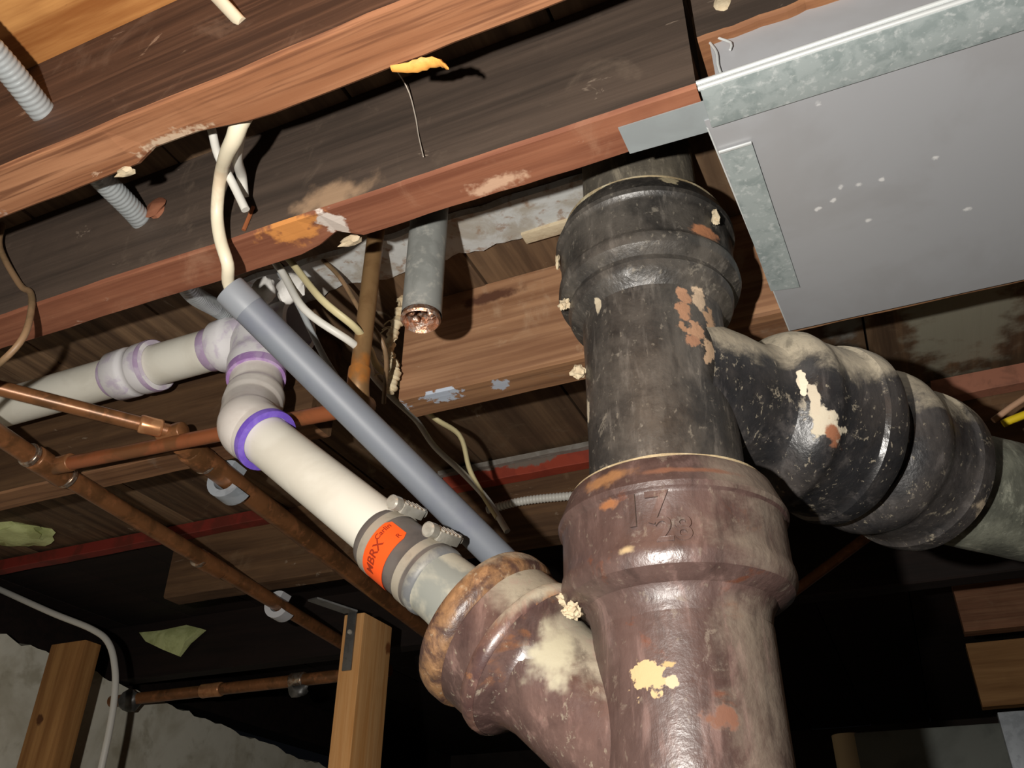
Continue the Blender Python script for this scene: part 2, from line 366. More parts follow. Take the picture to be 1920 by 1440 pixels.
def boxv(x0, x1, y0, y1, z0, z1, b=.001):
    bm = bmesh.new(); bmesh.ops.create_cube(bm, size=1)
    for v in bm.verts: v.co = Vector(((x0 + x1) / 2 + v.co.x * (x1 - x0), (y0 + y1) / 2 + v.co.y * (y1 - y0), (z0 + z1) / 2 + v.co.z * (z1 - z0)))
    if b: bmesh.ops.bevel(bm, geom=bm.edges[:], offset=b, segments=2, affect='EDGES', profile=.6)
    bm.verts.index_update()
    V = [v.co.copy() for v in bm.verts]; Fc = [tuple(v.index for v in f.verts) for f in bm.faces]; bm.free()
    return V, Fc
def box_obj(name, b6, mat, parent=None, b=.001, rot=None):
    V, Fc = boxv(*b6, b=b)
    if rot:
        c, m = rot; V = [Vector(c) + m @ (v - Vector(c)) for v in V]
    return mesh_obj(name, V, Fc, mat, parent, smooth=40)

def board(name, x0, x1, y0, y1, z0, z1, side, under, parent=None, seed=0, jit=.0012, step=.02, fn=None, bev=.0025):
    """a sawn joist along X: edges a little uneven, side faces and underside of their own wood"""
    n = max(2, int((x1 - x0) / step)); V = []; Fc = []; fm = []
    for j in range(n + 1):
        x = x0 + (x1 - x0) * j / n
        nz = lambda k, f=14: noise.noise(Vector((x * f, seed * 3.1 + k, .5))) + .5 * noise.noise(Vector((x * f * 4, seed + k, 2.5)))
        fb, bb, zb = y0 + jit * nz(1), y1 + jit * nz(2), z0 + jit * .6 * nz(3)
        zf = zr = zb
        if fn: fb, bb, zf, zr = fn(x, fb, bb, zb, zb)
        V += [(x, fb, zf + bev), (x, fb + bev, zf), (x, bb - bev, zr), (x, bb, zr + bev), (x, y1, z1), (x, y0, z1)]
    for j in range(n):
        for i in range(6):
            k = (i + 1) % 6; Fc.append((j * 6 + i, j * 6 + k, (j + 1) * 6 + k, (j + 1) * 6 + i)); fm.append(1 if i in (0, 1, 2) else 0)
    Fc.append(tuple(range(6))); fm.append(0); Fc.append(tuple(n * 6 + i for i in range(6))); fm.append(0)
    return mesh_obj(name, V, Fc, [side, under], parent, smooth=False, fm=fm)

def blob(name, c, r, mat, parent=None, seed=0, amp=.4, fr=2.5, sub=3):
    bm = bmesh.new(); bmesh.ops.create_icosphere(bm, subdivisions=sub, radius=1)
    for v in bm.verts:
        d = v.co.normalized(); k = 1 + amp * noise.noise(d * fr + Vector((seed * 5.3, 0, 0))) + amp * .4 * noise.noise(d * fr * 3 + Vector((0, seed, 0)))
        v.co = Vector((c[0] + d.x * k * r[0], c[1] + d.y * k * r[1], c[2] + d.z * k * r[2]))
    V = [v.co.copy() for v in bm.verts]; Fc = [tuple(v.index for v in f.verts) for f in bm.faces]; bm.free()
    return mesh_obj(name, V, Fc, mat, parent, smooth=True)

def sheet(name, pts, nrm, th, mat, parent=None):
    """a flat polygon of sheet material with a real thickness"""
    n = Vector(nrm).normalized() * th; k = len(pts)
    V = [Vector(p) for p in pts] + [Vector(p) + n for p in pts]
    Fc = [tuple(range(k)), tuple(range(2 * k - 1, k - 1, -1))] + [(i, (i + 1) % k, (i + 1) % k + k, i + k) for i in range(k)]
    return mesh_obj(name, V, Fc, mat, parent)

# ------------------------------------------------------------------ the room
H = .48; TOP = .605
XL, XR, YF, YB, ZF = -1.62, 1.40, -1.10, 3.30, -1.45
ceil = mesh_obj('ceiling', *boxv(XL - .2, XR + .1, YF - .1, YB + .1, TOP + .03, TOP + .06, 0), 'plank'); struct(ceil)
for xa in (XL - .2, -.98, .24):
    box_obj('plank', (xa + .001, min(xa + 1.22, XR + .05) - .001 if xa > XL else -.981, YF, .2895, TOP, TOP + .028), 'ply', ceil, .0012)  # orange boards end at first joist; darker ones beyond stand in for its shadow
x = XL - .2
while x < XR:
    w = .186; 
    for (ya, yb, mt) in ((.2905, 1.1015, 'plank'), (1.1025, YB, 'joist_black')):  # far planks near black: the dark of that bay is put into their colour
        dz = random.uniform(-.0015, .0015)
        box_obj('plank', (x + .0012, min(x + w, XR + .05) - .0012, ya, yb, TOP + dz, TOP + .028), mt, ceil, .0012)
    x += w
# floor and far walls of the basement
struct(mesh_obj('floor', *boxv(XL - .2, XR + .1, YF - .1, YB + .1, ZF - .08, ZF, 0), 'floor'))
struct(mesh_obj('wall_back', *boxv(XL - .2, XR + .1, YB, YB + .12, ZF, TOP, 0), 'dark_wall'))
struct(mesh_obj('wall_right', *boxv(XR, XR + .12, YF, YB, ZF, TOP, 0), 'dark_wall'))
struct(mesh_obj('wall_front', *boxv(XL - .2, XR + .1, YF - .12, YF, ZF, TOP, 0), 'dark_wall'))
# concrete foundation wall; its ragged sloping top is a shadow edge put into the shape
V = []; Fc = []; n = 220
for j in range(n + 1):
    y = YF + (YB - YF) * j / n
    zt = .497 - max(0, y - 1.17) * .072 + .010 * noise.noise(Vector((y * 9, 1, 0))) + .012 * noise.noise(Vector((y * 30, 4, 0)))
    V += [(XL, y, ZF), (XL, y, zt), (XL - .06, y, zt + .012), (XL - .2, y, zt + .012), (XL - .2, y, ZF)]
for j in range(n):
    for i in range(5):
        k = (i + 1) % 5; Fc.append((j * 5 + i, j * 5 + k, (j + 1) * 5 + k, (j + 1) * 5 + i))
Fc += [tuple(range(5)), tuple(n * 5 + i for i in range(5))]
struct(mesh_obj('wall_left', V, Fc, 'concrete'))
o = box_obj('trim_1', (XL - .19, XL - .10, YF, YB, .50, TOP), 'joist_black', None, .002); struct(o)

# ------------------------------------------------------------------ joists
def chip1(x, fb, bb, zf, zr):
    # bite out of the lower far corner, by the armoured cable
    if -.43 < x < -.335:
        k = min(1, (x + .43) / .008) * min(1, (-.335 - x) / .05)
        bb -= .006 * k; zr += .002 * k
    return fb, bb, zf, zr
o = board('floor_joist', XL - .08, XR, .2691, .3095, H, TOP, 'joist_face', 'joist_under', seed=1, fn=chip1)
tag(o, 'nearest brown joist across the top left, with white cable and armoured cable through it', 'joist')
def chip2(x, fb, bb, zf, zr):
    if -.372 < x < -.335:
        k = math.sin((x + .372) / .037 * math.pi); bb -= .010 * k; zr += .004 * k
    return fb, bb, zf, zr
t2 = thing('floor_joist', 'second joist, sooty face and red lower edge, cut off beside the galvanised duct', 'joist', (-.8, .42, H))
board('joist_body', XL - .08, -.046, .4010, .4415, H, TOP, 'joist_face2', 'joist_under2', t2, seed=2, fn=chip2)
def torn(x, fb, bb, zf, zr):
    d = .0015 * noise.noise(Vector((x * 40, 3, 3))) + .0015 * noise.noise(Vector((x * 110, 8, 3)))
    return fb, bb, zf + d, zr + d
board('torn_top_piece', -.040, XR, .3985, .4405, .521, TOP, 'joist_face2', 'joist_torn', t2, seed=22, fn=torn, step=.006)
o = board('floor_joist', -.432, XR, .6754, .7165, H, TOP, 'joist_face3', 'joist_under3', seed=3)
tag(o, 'lit tan joist behind the cast iron stack, with a cut end beside the frayed rope', 'joist')
o = board('floor_joist', XL - .08, -.545, .6754, .7165, H, TOP, 'joist_face4', 'joist_under3', seed=33)
tag(o, 'dark joist piece behind the white plastic tee and horizontal copper pipe', 'joist')
o = board('floor_joist', -1.124, XR, 1.081, 1.122, H, TOP, 'joist_face4', 'joist_face4', seed=4)
tag(o, 'joist carrying the red strip, behind the cable loop', 'joist')
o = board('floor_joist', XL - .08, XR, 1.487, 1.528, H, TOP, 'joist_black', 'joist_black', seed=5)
tag(o, 'nearly black joist above the far copper pipe', 'joist')
o = board('floor_joist', .120, XR, 1.893, 1.934, .505, TOP, 'joist_far', 'joist_far', seed=6)
tag(o, 'reddish brown joist end under the cast iron bend at the right edge', 'joist')
o = board('floor_joist', .135, XR, 2.20, 2.241, .425, .56, 'joist_pale', 'joist_pale', seed=7)
tag(o, 'pale yellow-brown timber at the right edge above the bright steel strip', 'joist')

# ------------------------------------------------------------------ cast iron stack
SX, SY = -.1286, .565
wy = thing('wye_fitting', 'large brown cast iron wye at the bottom of the stack, raised lettering on its hub', 'pipe fitting', (SX, SY, -.42))
lathe_obj('barrel', [(.0583, -.42)] + [(.0583, -.42 + .02 * k) for k in range(1, 30)] + [(.0583, .166)], (SX, SY, 0), (0, 0, 1), 'wye', wy, 64, .0006, 1)
lathe_obj('hub', [(.0575, .160), (.0585, .170), (.0598, .1765), (.0630, .1815), (.0695, .1845), (.0750, .1885), (.0776, .1940), (.0780, .1990), (.0772, .2030), (.0764, .2055), (.0762, .2100), (.0762, .2340),
                  (.0768, .2358), (.0786, .2375), (.0794, .2410), (.0782, .2440), (.0742, .2540), (.0716, .2610), (.0696, .2630), (.0540, .2630)], (SX, SY, 0), (0, 0, 1), 'wye', wy, 72, .0005, 2, smooth=28)
lathe_obj('lead_joint', [(.0700, .2600), (.0698, .2640), (.0660, .2655), (.0570, .2670), (.0550, .2680)], (SX, SY, 0), (0, 0, 1), 'lead', wy, 64, .0014, 3)
BR = Vector((-.766, 0, .643)).normalized()          # branch direction, up to the left
BO = Vector((-.2753, SY, .1933))                    # centre of the branch hub mouth
s0 = (BO - Vector((SX, SY, 0))).dot(BR)
bo = BO - BR * .195
lathe_obj('branch', [(.047, .0), (.0445, .05), (.0430, .09), (.0425, .122), (.0435, .133)], bo, BR, 'wye_branch', wy, 56, .0012, 4)
bh = lathe_obj('branch_hub', [(.0420, .120), (.0435, .129), (.0475, .135), (.0530, .1385), (.0562, .142)], bo, BR, 'wye_branch', wy, 56, .0005, 5, smooth=28)
lathe_obj('bead', [(.0558, .1410), (.0580, .1435), (.0586, .1475), (.0576, .1515), (.0558, .1535)], bo, BR, 'bead_worn', bh, 56, .0006, 51)
lathe_obj('collar', [(.0560, .1525), (.0555, .1550), (.0555, .1740)], bo, BR, 'wye_branch', bh, 56, .0006, 52)
lathe_obj('rim', [(.0552, .1730), (.0580, .1755), (.0596, .1790), (.0598, .1880), (.0585, .1930), (.0550, .1950), (.042, .195), (.030, .193)], bo, BR, 'rim_rust', bh, 56, .0010, 6)
blob('mortar_lump', (-.199, .542, .193), (.011, .008, .005), 'crumb', wy, 3, .6, 2, 4)
blob('mortar_lump', (-.191, .529, .180), (.006, .005, .005), 'crumb', wy, 5, .6, 2, 4)

def ring_text(txt, size, r, th0, z0, mat, parent, name, ext=.0012, org=(SX, SY, 0), axis=(0, 0, 1), e1=None, e2=None):
    """lettering wrapped on a round surface"""
    cu = bpy.data.curves.new('tmp', 'FONT'); cu.body = txt; cu.size = size; cu.extrude = ext; cu.offset = size * .02
    cu.align_x = 'CENTER'; cu.align_y = 'CENTER'
    ob = bpy.data.objects.new('tmp', cu); COL.objects.link(ob)
    dg = bpy.context.evaluated_depsgraph_get(); me = ob.evaluated_get(dg).to_mesh()
    a = Vector(axis).normalized(); V = []
    for v in me.vertices:
        th = th0 + v.co.x / r; rr = r + v.co.z
        V.append(Vector(org) + a * (z0 + v.co.y) + (e1 * math.cos(th) + e2 * math.sin(th)) * rr)
    Fc = [tuple(p.vertices) for p in me.polygons]
    bpy.data.objects.remove(ob); bpy.data.curves.remove(cu)
    return mesh_obj(name, V, Fc, mat, parent)
_e1 = Vector((0, -1, 0)); _e2 = Vector((1, 0, 0))
ring_text('17', .030, .0762, .02, .2230, 'letter', wy, 'raised_lettering', .0018, e1=_e1, e2=_e2)
ring_text('28', .022, .0762, .24, .2085, 'letter', wy, 'raised_lettering', .0018, e1=_e1, e2=_e2)

te = thing('tee_fitting', 'black tarred cast iron tee above the brown wye, branch pointing right', 'pipe fitting', (SX, SY, .2635))
lathe_obj('barrel', [(.0552, .2635 + .0085 * k) for k in range(0, 18)] + [(.0552, .4165)], (SX, SY, 0), (0, 0, 1), 'tee', te, 64, .0008, 11)
lathe_obj('hub', [(.0548, .408), (.0560, .4145), (.0600, .419), (.0645, .4225), (.0662, .4265), (.0668, .4300), (.0655, .4330), (.0650, .4360), (.0690, .4385), (.0732, .4420), (.0746, .4465), (.0742, .4510), (.0722, .4540), (.0714, .4570), (.0714, .4870),
                  (.0722, .4895), (.0746, .4920), (.0754, .4960), (.0740, .4995), (.0705, .5090), (.0680, .5140), (.0520, .5150)], (SX, SY, 0), (0, 0, 1), 'tee', te, 72, .0006, 12, smooth=28)
lathe_obj('lead_joint', [(.0690, .5110), (.0685, .5155), (.0640, .5180), (.0590, .5190), (.0500, .5200)], (SX, SY, 0), (0, 0, 1), 'lead', te, 60, .0018, 13)
TD = Vector((math.sin(math.radians(43)), math.cos(math.radians(43)), -.02)).normalized()
TO = Vector((SX, SY, .357))
lathe_obj('branch', [(.0600, .010), (.0590, .040), (.0580, .056), (.0560, .066), (.0550, .074), (.0550, .080), (.0565, .086), (.0590, .090)], TO, TD, 'tee_branch', te, 60, .0008, 14)
bh = lathe_obj('branch_hub', [(.0560, .086), (.0640, .093), (.0690, .098), (.0722, .104), (.0734, .110), (.0724, .116), (.0708, .119), (.0704, .125), (.0704, .152), (.0712, .155), (.0740, .158), (.0750, .164), (.0746, .173), (.0725, .177), (.0690, .178), (.0520, .177)], TO, TD, 'tee_branch', te, 64, .0007, 15, smooth=28)
for c, r, s in (((-.1905, .532, .433), (.006, .004, .006), 1), ((-.184, .540, .371), (.006, .005, .007), 2), ((-.062, .530, .479), (.0035, .003, .010), 3), ((-.195, .53, .478), (.002, .003, .008), 4)):
    blob('mortar_lump', c, [v * .8 for v in r], 'crumb', te, s, .7, 2, 3)
# the run of fittings that carries on from the tee branch
P0 = TO + TD * .172
BD = Vector((math.sin(math.radians(32)), math.cos(math.radians(32)), -.02)).normalized()
be = thing('bend_fitting', 'black cast iron bend with ribbed hub pushed into the tee branch', 'pipe fitting', tuple(P0 - Vector((0, 0, .07))))
lathe_obj('spigot', [(.0540, -.03), (.0540, .015), (.0560, .020), (.0600, .026)], P0, BD, 'bend', be, 56, .0012, 21)
lathe_obj('hub', [(.0580, .018), (.0640, .024), (.0690, .030), (.0716, .037), (.0722, .044), (.0706, .051), (.0686, .055), (.0680, .060), (.0680, .086), (.0690, .089), (.0716, .092), (.0722, .098), (.0716, .107), (.0690, .111), (.0640, .112), (.0500, .111)], P0, BD, 'bend', be, 64, .0007, 22, smooth=28)
P1 = P0 + BD * .108
fp = thing('iron_pipe', 'dusty grey-green iron pipe leaving the ribbed bend at the right edge', 'pipe', tuple(P1 - Vector((0, 0, .06))))
E_ = [P1 - BD * .02, P1 + BD * .03, P1 + BD * .08 + Vector((.02, 0, -.004)), P1 + Vector((.14, .13, -.006)), P1 + Vector((.40, .24, 0))]
tube_obj('pipe_wall', E_, .0535, 'far_iron', fp, n=40, step=.015)
sp = thing('iron_pipe', 'dusty grey pipe rising from the top hub of the stack behind the second joist', 'pipe', (SX, SY, .50))
lathe_obj('pipe_wall', [(.0500, .505), (.0500, .53), (.0502, .56), (.0500, TOP - .002)], (SX, SY, 0), (0, 0, 1), 'top_pipe', sp, 48, .001, 31)

# ------------------------------------------------------------------ white plastic drain
pv = thing('plastic_drain', 'white plastic drain line with tee and elbow, purple primer at the joints', 'drain pipe', (-.59, .60, .26))
PY, PZ = .61, .5615
def xl(name, prof, mat, parent, n=40, caps=False): return lathe_obj(name, [(r, s) for r, s in prof], (0, PY, PZ), (1, 0, 0), mat, parent, n, 0, 0, caps)
RP = .0242
xl('run_pipe', [(RP, XL - .15), (RP, -1.2), (RP, -.79)], 'pvc', pv)
cp = xl('coupling', [(.0245, -.7875), (.0285, -.787), (.0300, -.785), (.0302, -.764), (.0298, -.760), (.0278, -.758), (.0278, -.751), (.0298, -.749), (.0305, -.746), (.0308, -.729), (.0300, -.7255), (.0245, -.725)], 'pvc_primed', pv)
xl('primer_ring', [(.0246, -.795), (.0252, -.794), (.0252, -.7875)], 'primer_light', cp)
xl('primer_ring', [(.0309, -.732), (.0312, -.729), (.0306, -.7250)], 'primer_light', cp)
xl('run_pipe', [(RP, -.735), (RP, -.625)], 'pvc', pv)
tt = xl('tee', [(.0245, -.634), (.0290, -.6335), (.0302, -.631), (.0306, -.616), (.0300, -.612), (.0284, -.608), (.0282, -.60), (.0282, -.562), (.0300, -.552), (.0306, -.546), (.0306, -.528), (.0300, -.525), (.0245, -.5245)], 'pvc_primed', pv)
xl('primer_ring', [(.0246, -.648), (.0253, -.647), (.0253, -.6335)], 'primer_light', tt)
T0 = Vector((-.582, PY, PZ)); T1 = Vector((-.563, .600, .500)); TU = (T1 - T0).normalized(); TL = (T1 - T0).length
lathe_obj('tee_branch', [(.0285, .0), (.0282, .030), (.0285, .038), (.0302, .043), (.0306, .047), (.0306, TL + .004), (.0300, TL + .007), (.0245, TL + .007)], T0, TU, 'pvc_primed', tt, 40)
lathe_obj('primer_ring', [(.0307, TL - .003), (.0309, TL + .002), (.0304, TL + .0072), (.026, TL + .0076)], T0, TU, 'primer_mid', tt, 40)
PD = Vector((.766, 0, -.643)).normalized()
Q0 = Vector((-.5024, SY, .3915))
ell = [T1, T1 + TU * .012, T1 + TU * .030, Vector((-.546, .584, .444)), Q0 - PD * .030, Q0 - PD * .014, Q0]
L1 = .030
def er(L):
    if L < .028: return .0272
    if L < .034: return .0272 + (L - .028) / .006 * .0030
    return .0302 if L < .052 or L > .095 else .0288
V, Fc = tube(ell, .029, 36, .004, er); el = mesh_obj('elbow', V, Fc, 'pvc_elbow', pv, smooth=45)
lathe_obj('primer_ring', [(.0305, -.005), (.0309, -.002), (.0306, .002), (.0246, .0026)], Q0, PD, 'primer', el, 40)
blob('nub', (-.5645, .572, .432), (.004, .004, .006), 'pvc_fit', el, 2, .1, 2, 2)
Q1 = Vector((-.366, SY, .2716))
lathe_obj('branch_pipe', [(RP, -.02), (RP, .05), (RP, .12), (RP, (Q1 - Q0).length + .012)], Q0, PD, 'pvc', pv, 40)

# ------------------------------------------------------------------ shielded coupling
ck = thing('shielded_coupling', 'grey banded coupling with orange sticker joining white pipe to cast iron hub', 'coupling', (-.33, SY, .19))
LQ = .0795
lathe_obj('shield', [(.0262, -.002), (.0272, .0), (.0276, .004), (.0276, .018), (.0272, .020), (.0276, .022), (.0278, .045), (.0274, .047), (.0280, .049), (.0282, .060), (.0278, .064)], Q1, PD, 'shield', ck, 48)
lathe_obj('rubber_lip', [(.0262, .060), (.0284, .062), (.0288, .066), (.0280, .070), (.0262, .071)], Q1, PD, 'rubber', ck, 48)
lathe_obj('adapter_stub', [(.0262, .066), (.0268, .072), (.0272, .085), (.0282, .100), (.0300, .112), (.034, .120), (.040, .124)], Q1, PD, 'stub', ck, 44, .0012, 9)
tocam = (Vector((0, 0, 0)) - (Q1 + PD * .03)); tocam = (tocam - PD * tocam.dot(PD)).normalized()
e2c = PD.cross(tocam)
sgn = 1 if e2c.dot(R2) + e2c.dot(U2) > 0 else -1     # +angle runs to the upper right of the pipe
e2c = e2c * sgn
def patchv(s0_, s1_, a0, a1, r, na=26, ns=6, cut=0.0):
    V = []; Fc = []
    for j in range(ns + 1):
        for i in range(na + 1):
            u = i / na; v = j / ns; a = a0 + (a1 - a0) * u
            s = s0_ + (s1_ - s0_) * v
            if cut and u > .92: s = (s0_ + s1_) / 2 + (s - (s0_ + s1_) / 2) * (1 - (u - .92) / .08 * cut)
            V.append(Q1 + PD * s + (tocam * math.cos(a) + e2c * math.sin(a)) * r)
    for j in range(ns):
        for i in range(na):
            k = j * (na + 1) + i; Fc.append((k, k + 1, k + na + 2, k + na + 1))
    return V, Fc
D2 = math.radians
def curved_plate(name, s0_, s1_, a0, a1, r, th, mat, parent, cut=0.0):
    V, Fc = patchv(s0_, s1_, a0, a1, r + th, cut=cut); V2, F2 = patchv(s0_, s1_, a0, a1, r, cut=cut)
    k = len(V); return mesh_obj(name, V + V2, Fc + [tuple(i + k for i in f) for f in F2], mat, parent, smooth=True)
st = curved_plate('sticker', .014, .038, D2(-88), D2(32), .0283, .0003, 'sticker', ck, .25)
def st_text(txt, size, a_c, s_c):
    return ring_text(txt, size, .0287, a_c, s_c, 'ink', st, 'printed_text', .00005, org=Q1, axis=-PD, e1=tocam, e2=e2c)
st_text('MBRX', .011, D2(-32), -.024)
st_text('Carlin', .0065, D2(10), -.019)
st_text('R', .006, D2(20), -.033)
for s_c in (.010, .054):
    cl = lathe_obj('clamp_band', [(.0279, s_c - .004), (.0288, s_c - .0038), (.0288, s_c + .0038), (.0279, s_c + .004)], Q1, PD, 'clamp_dusty', ck, 48)
    a = D2(76); rd = tocam * math.cos(a) + e2c * math.sin(a); tg = -tocam * math.sin(a) + e2c * math.cos(a)
    c = Q1 + PD * s_c + rd * .0325
    mrot = Matrix((PD, tg, rd)).transposed()
    V, Fc = boxv(-.0062, .0062, -.015, .013, -.0042, .0042, .001)
    mesh_obj('screw_housing', [c + mrot @ v for v in V], Fc, 'clamp', cl, smooth=40)
    V, Fc = lathe([(.0001, -.025), (.0046, -.0248), (.0060, -.0235), (.0060, -.0160), (.0042, -.0155), (.0042, .018), (.0001, .0185)], c + rd * .001, tg, 20)
    mesh_obj('screw', V, Fc, 'clamp', cl, smooth=40)
    for kk in range(5):
        V, Fc = boxv(-.0058, .0058, -.0008, .0008, .0040, .0054, .0002)
        mesh_obj('thread_slot', [c + mrot @ (v + Vector((0, -.011 + kk * .0055, 0))) for v in V], Fc, 'clamp', cl)

# ------------------------------------------------------------------ grey conduit and cables
cn = thing('grey_conduit', 'grey plastic conduit slanting down in front of the white tee, cable in its open end', 'conduit', (-.36, .52, .25))
C0, C1 = Vector((-.4330, .4250, .4370)), Vector((-.2260, .7300, .1890))
CU = (C1 - C0).normalized()
lathe_obj('conduit_wall', [(.0112, .06), (.0112, -.010), (.0134, -.010), (.0135, -.004), (.0134, .08), (.0134, .18), (.0134, (C1 - C0).length)], C0, CU, 'conduit', cn, 32)
lathe_obj('cut_end', [(.0136, .012), (.0138, .010), (.0138, -.009), (.0134, -.0105), (.0113, -.0105), (.0111, .02)], C0, CU, 'conduit_in', cn, 32)
CAB = [(-.33, .31, .530), (-.352, .3125, .498), (-.366, .322, .4905), (-.3846, .335, .4939), (-.4095, .356, .502), (-.4261, .376, .4874), (-.4255, .385, .466), (-.4220, .395, .4470), tuple(C0 - CU * .006), tuple(C0 + CU * .05)]
ca = thing('white_cable', 'cream cable hanging from the nearest joist down into the grey conduit', 'cable', (-.40, .36, .43))
tube_obj('cable_upper', [(-.372, .238, .592), (-.355, .250, .572), (-.340, .262, .552), (-.329, .272, .537)], .0062, 'cable', ca, n=16, step=.004, flat=.6)
tube_obj('cable_lower', CAB, .0046, 'cable', ca, n=16, step=.005, rf=lambda L: .0050 + .0022 * max(0, 1 - max(0, L - .03) / .07))
o = tube_obj('white_cable', [(-.3995, .315, .535), (-.4010, .330, .522), (-.4080, .348, .515), (-.4045, .365, .500), (-.396, .376, .478)], .0034, 'cable_w', n=12, step=.004)
tag(o, 'short thin white cable left of the hanging cream cable', 'cable')
o = tube_obj('cable_end', [(-.362, .322, .498), (-.390, .350, .508), (-.407, .374, .518), (-.414, .388, .510)], .0042, 'cable_w', n=12, step=.004)
tag(o, 'cut white cable end tucked behind the hanging cream cable', 'cable')
# armoured cable through the first two joists
def ridge(r, pitch=.0042, amp=.0006): return lambda L: r + amp * math.sin(2 * math.pi * L / pitch)
o = tube_obj('armoured_cable', [(-.494, .150, .528), (-.503, .22, .530), (-.514, .269, .5305), (-.533, .34, .538), (-.5456, .401, .5440), (-.570, .47, .5500), (-.5886, .515, .556), (-.612, .568, .583), (-.62, .592, .5935)], .0098, 'armour', n=20, step=.0010, rf=ridge(.0098, .0042, .00035))
tag(o, 'ribbed steel armoured cable running back through the first two joists', 'cable')
o = tube_obj('brown_wire', [(-.735, .392, .600), (-.7188, .39, .5618), (-.6779, .397, .5089), (-.6576, .397, .4931), (-.6436, .395, .4678), (-.6357, .392, .4338), (-.6522, .392, .4133), (-.70, .40, .402), (-.80, .45, .41)], .0030, 'cable_b', n=10, step=.006)
tag(o, 'thin brown wire looping below the second joist at the left edge', 'wire')
# cables between second and third joist
def cab(pts, r, m, label, **k):
    o = tube_obj('cable', pts, r, m, n=12, step=.008, **k); tag(o, label, 'cable', 'cables running back between the joists')
cab([(-.478, .470, .575), (-.4541, .50, .5419), (-.4123, .502, .4850), (-.391, .530, .4650), (-.410, .580, .480), (-.447, .655, .512), (-.462, .735, .537), (-.4600, .80, .5322), (-.4230, .80, .4989), (-.4090, .80, .4539), (-.3950, .80, .4245), (-.372, .80, .385)], .0042, 'cable_y', 'cream cable beside the brown upright copper pipe, upper of the pair', flat=.7)
cab([(-.490, .470, .575), (-.4640, .498, .5350), (-.4270, .500, .4760), (-.396, .535, .4530), (-.415, .585, .472), (-.457, .66, .508), (-.4827, .74, .5321), (-.4840, .80, .5334), (-.4560, .80, .4912), (-.4170, .80, .4487), (-.3850, .80, .4095), (-.3600, .80, .3676)], .0036, 'cable_w', 'white cable beside the brown upright copper pipe, lower of the pair')
cab([(-.488, .490, .580), (-.4820, .515, .5530), (-.4620, .5300, .5140), (-.4365, .5600, .4520), (-.405, .600, .400), (-.38, .64, .36)], .0030, 'cable_g', 'thin grey cable slanting beside the grey conduit')
cab([(-.470, .565, .600), (-.448, .57, .572), (-.425, .578, .530), (-.405, .60, .49), (-.44, .66, .47)], .0024, 'cable_b', 'dim brown cable in the gap left of the upright copper pipe')
o = blob('sealant_lump', (-.492, .512, .527), (.013, .010, .016), 'sealant', None, 3, .25, 2); tag(o, 'white lump above the open end of the grey conduit', 'sealant')
o = blob('sealant_lump', (-.458, .512, .520), (.014, .010, .017), 'sealant', None, 8, .3, 2); tag(o, 'white lump where the pair of cables comes through', 'sealant')

# ------------------------------------------------------------------ stub of galvanised pipe
gp = thing('pipe_stub', 'grey galvanised pipe stub with a torn open end, hanging before the tan joist', 'pipe', (-.305, .50, .42))
GX, GY, GZ = -.3140, .515, .4420
V, Fc = lathe([(.0138, TOP - .003), (.0172, TOP - .003), (.0172, .56), (.0172, GZ + .010), (.0175, GZ + .004)], (GX, GY, 0), (0, 0, 1), 36); mesh_obj('pipe_wall', V, Fc, 'galv_pipe', gp, smooth=50)
V, Fc = lathe([(.0160, GZ + .006), (.0175, GZ), (.0160, GZ - .002), (.0138, GZ + .001), (.0136, GZ + .02), (.0134, TOP - .01)], (GX, GY, 0), (0, 0, 1), 36, .0016, 5); mesh_obj('torn_lip', V, Fc, 'torn_copper', gp, smooth=50)
for k in range(7):
    a = k * .9; c = (GX + .009 * math.cos(a), GY + .009 * math.sin(a), GZ + .006 + .002 * (k % 3)); blob('metal_shred', c, (.0035, .003, .004), 'torn_copper', gp, k, .5, 3, 2)

# ------------------------------------------------------------------ copper pipes
def straight(name, a, b, r, mat, parent): 
    a, b = Vector(a), Vector(b); L = (b - a).length
    return lathe_obj(name, [(r, 0), (r, L * .5), (r, L)], a, b - a, mat, parent, 20, 0, 0, True)
def sleeve(name, c, d, r, L, mat, parent):
    d = Vector(d).normalized(); return lathe_obj(name, [(r * .9, -L / 2 - .001), (r, -L / 2), (r * 1.04, -L / 2 + .002), (r, 0), (r * 1.04, L / 2 - .002), (r, L / 2), (r * .9, L / 2 + .001)], c, d, mat, parent, 22, 0, 0, True)
ZC = .462
up = thing('copper_pipe', 'brown tarnished upright copper pipe beside the galvanised stub, elbow at its foot', 'pipe', (-.3925, .545, .395))
straight('pipe_wall', (-.3925, .545, TOP - .004), (-.3925, .545, .420), .0084, 'copper_drab', up)
tube_obj('elbow', [(-.3925, .545, .430), (-.3925, .545, .416), (-.3940, .549, .408), (-.3990, .560, .406), (-.410, .580, .416), (-.425, .607, .434)], .0100, 'copper_drab', up, n=18, step=.003)
hz = thing('copper_pipe', 'reddish copper pipe running level behind the white plastic elbow', 'pipe', (-.65, .625, .455))
straight('pipe_wall', (-.855, .622, ZC), (-.425, .607, .434), .0082, 'copper_red', hz)
lf = thing('copper_pipe', 'copper pipe crossing in front of the white drain at the left edge', 'pipe', (-.74, .54, .455))
straight('pipe_wall', (-.815, .440, .470), (-.678, .6155, ZC + .002), .0080, 'copper', lf)
sleeve('fitting', (-.6930, .596, ZC + .003), (.125, .16, 0), .0098, .022, 'copper_shine', lf)
sleeve('tee_body', (-.680, .6150, ZC + .001), (1, 0, 0), .0100, .030, 'copper', lf)
lc = thing('copper_pipe', 'long copper pipe crossing under the joists from the left edge to a white strap', 'pipe', (-.90, .95, .45))
straight('pipe_wall', (-.838, .440, ZC), (-.868, .600, ZC), .0112, 'copper', lc)
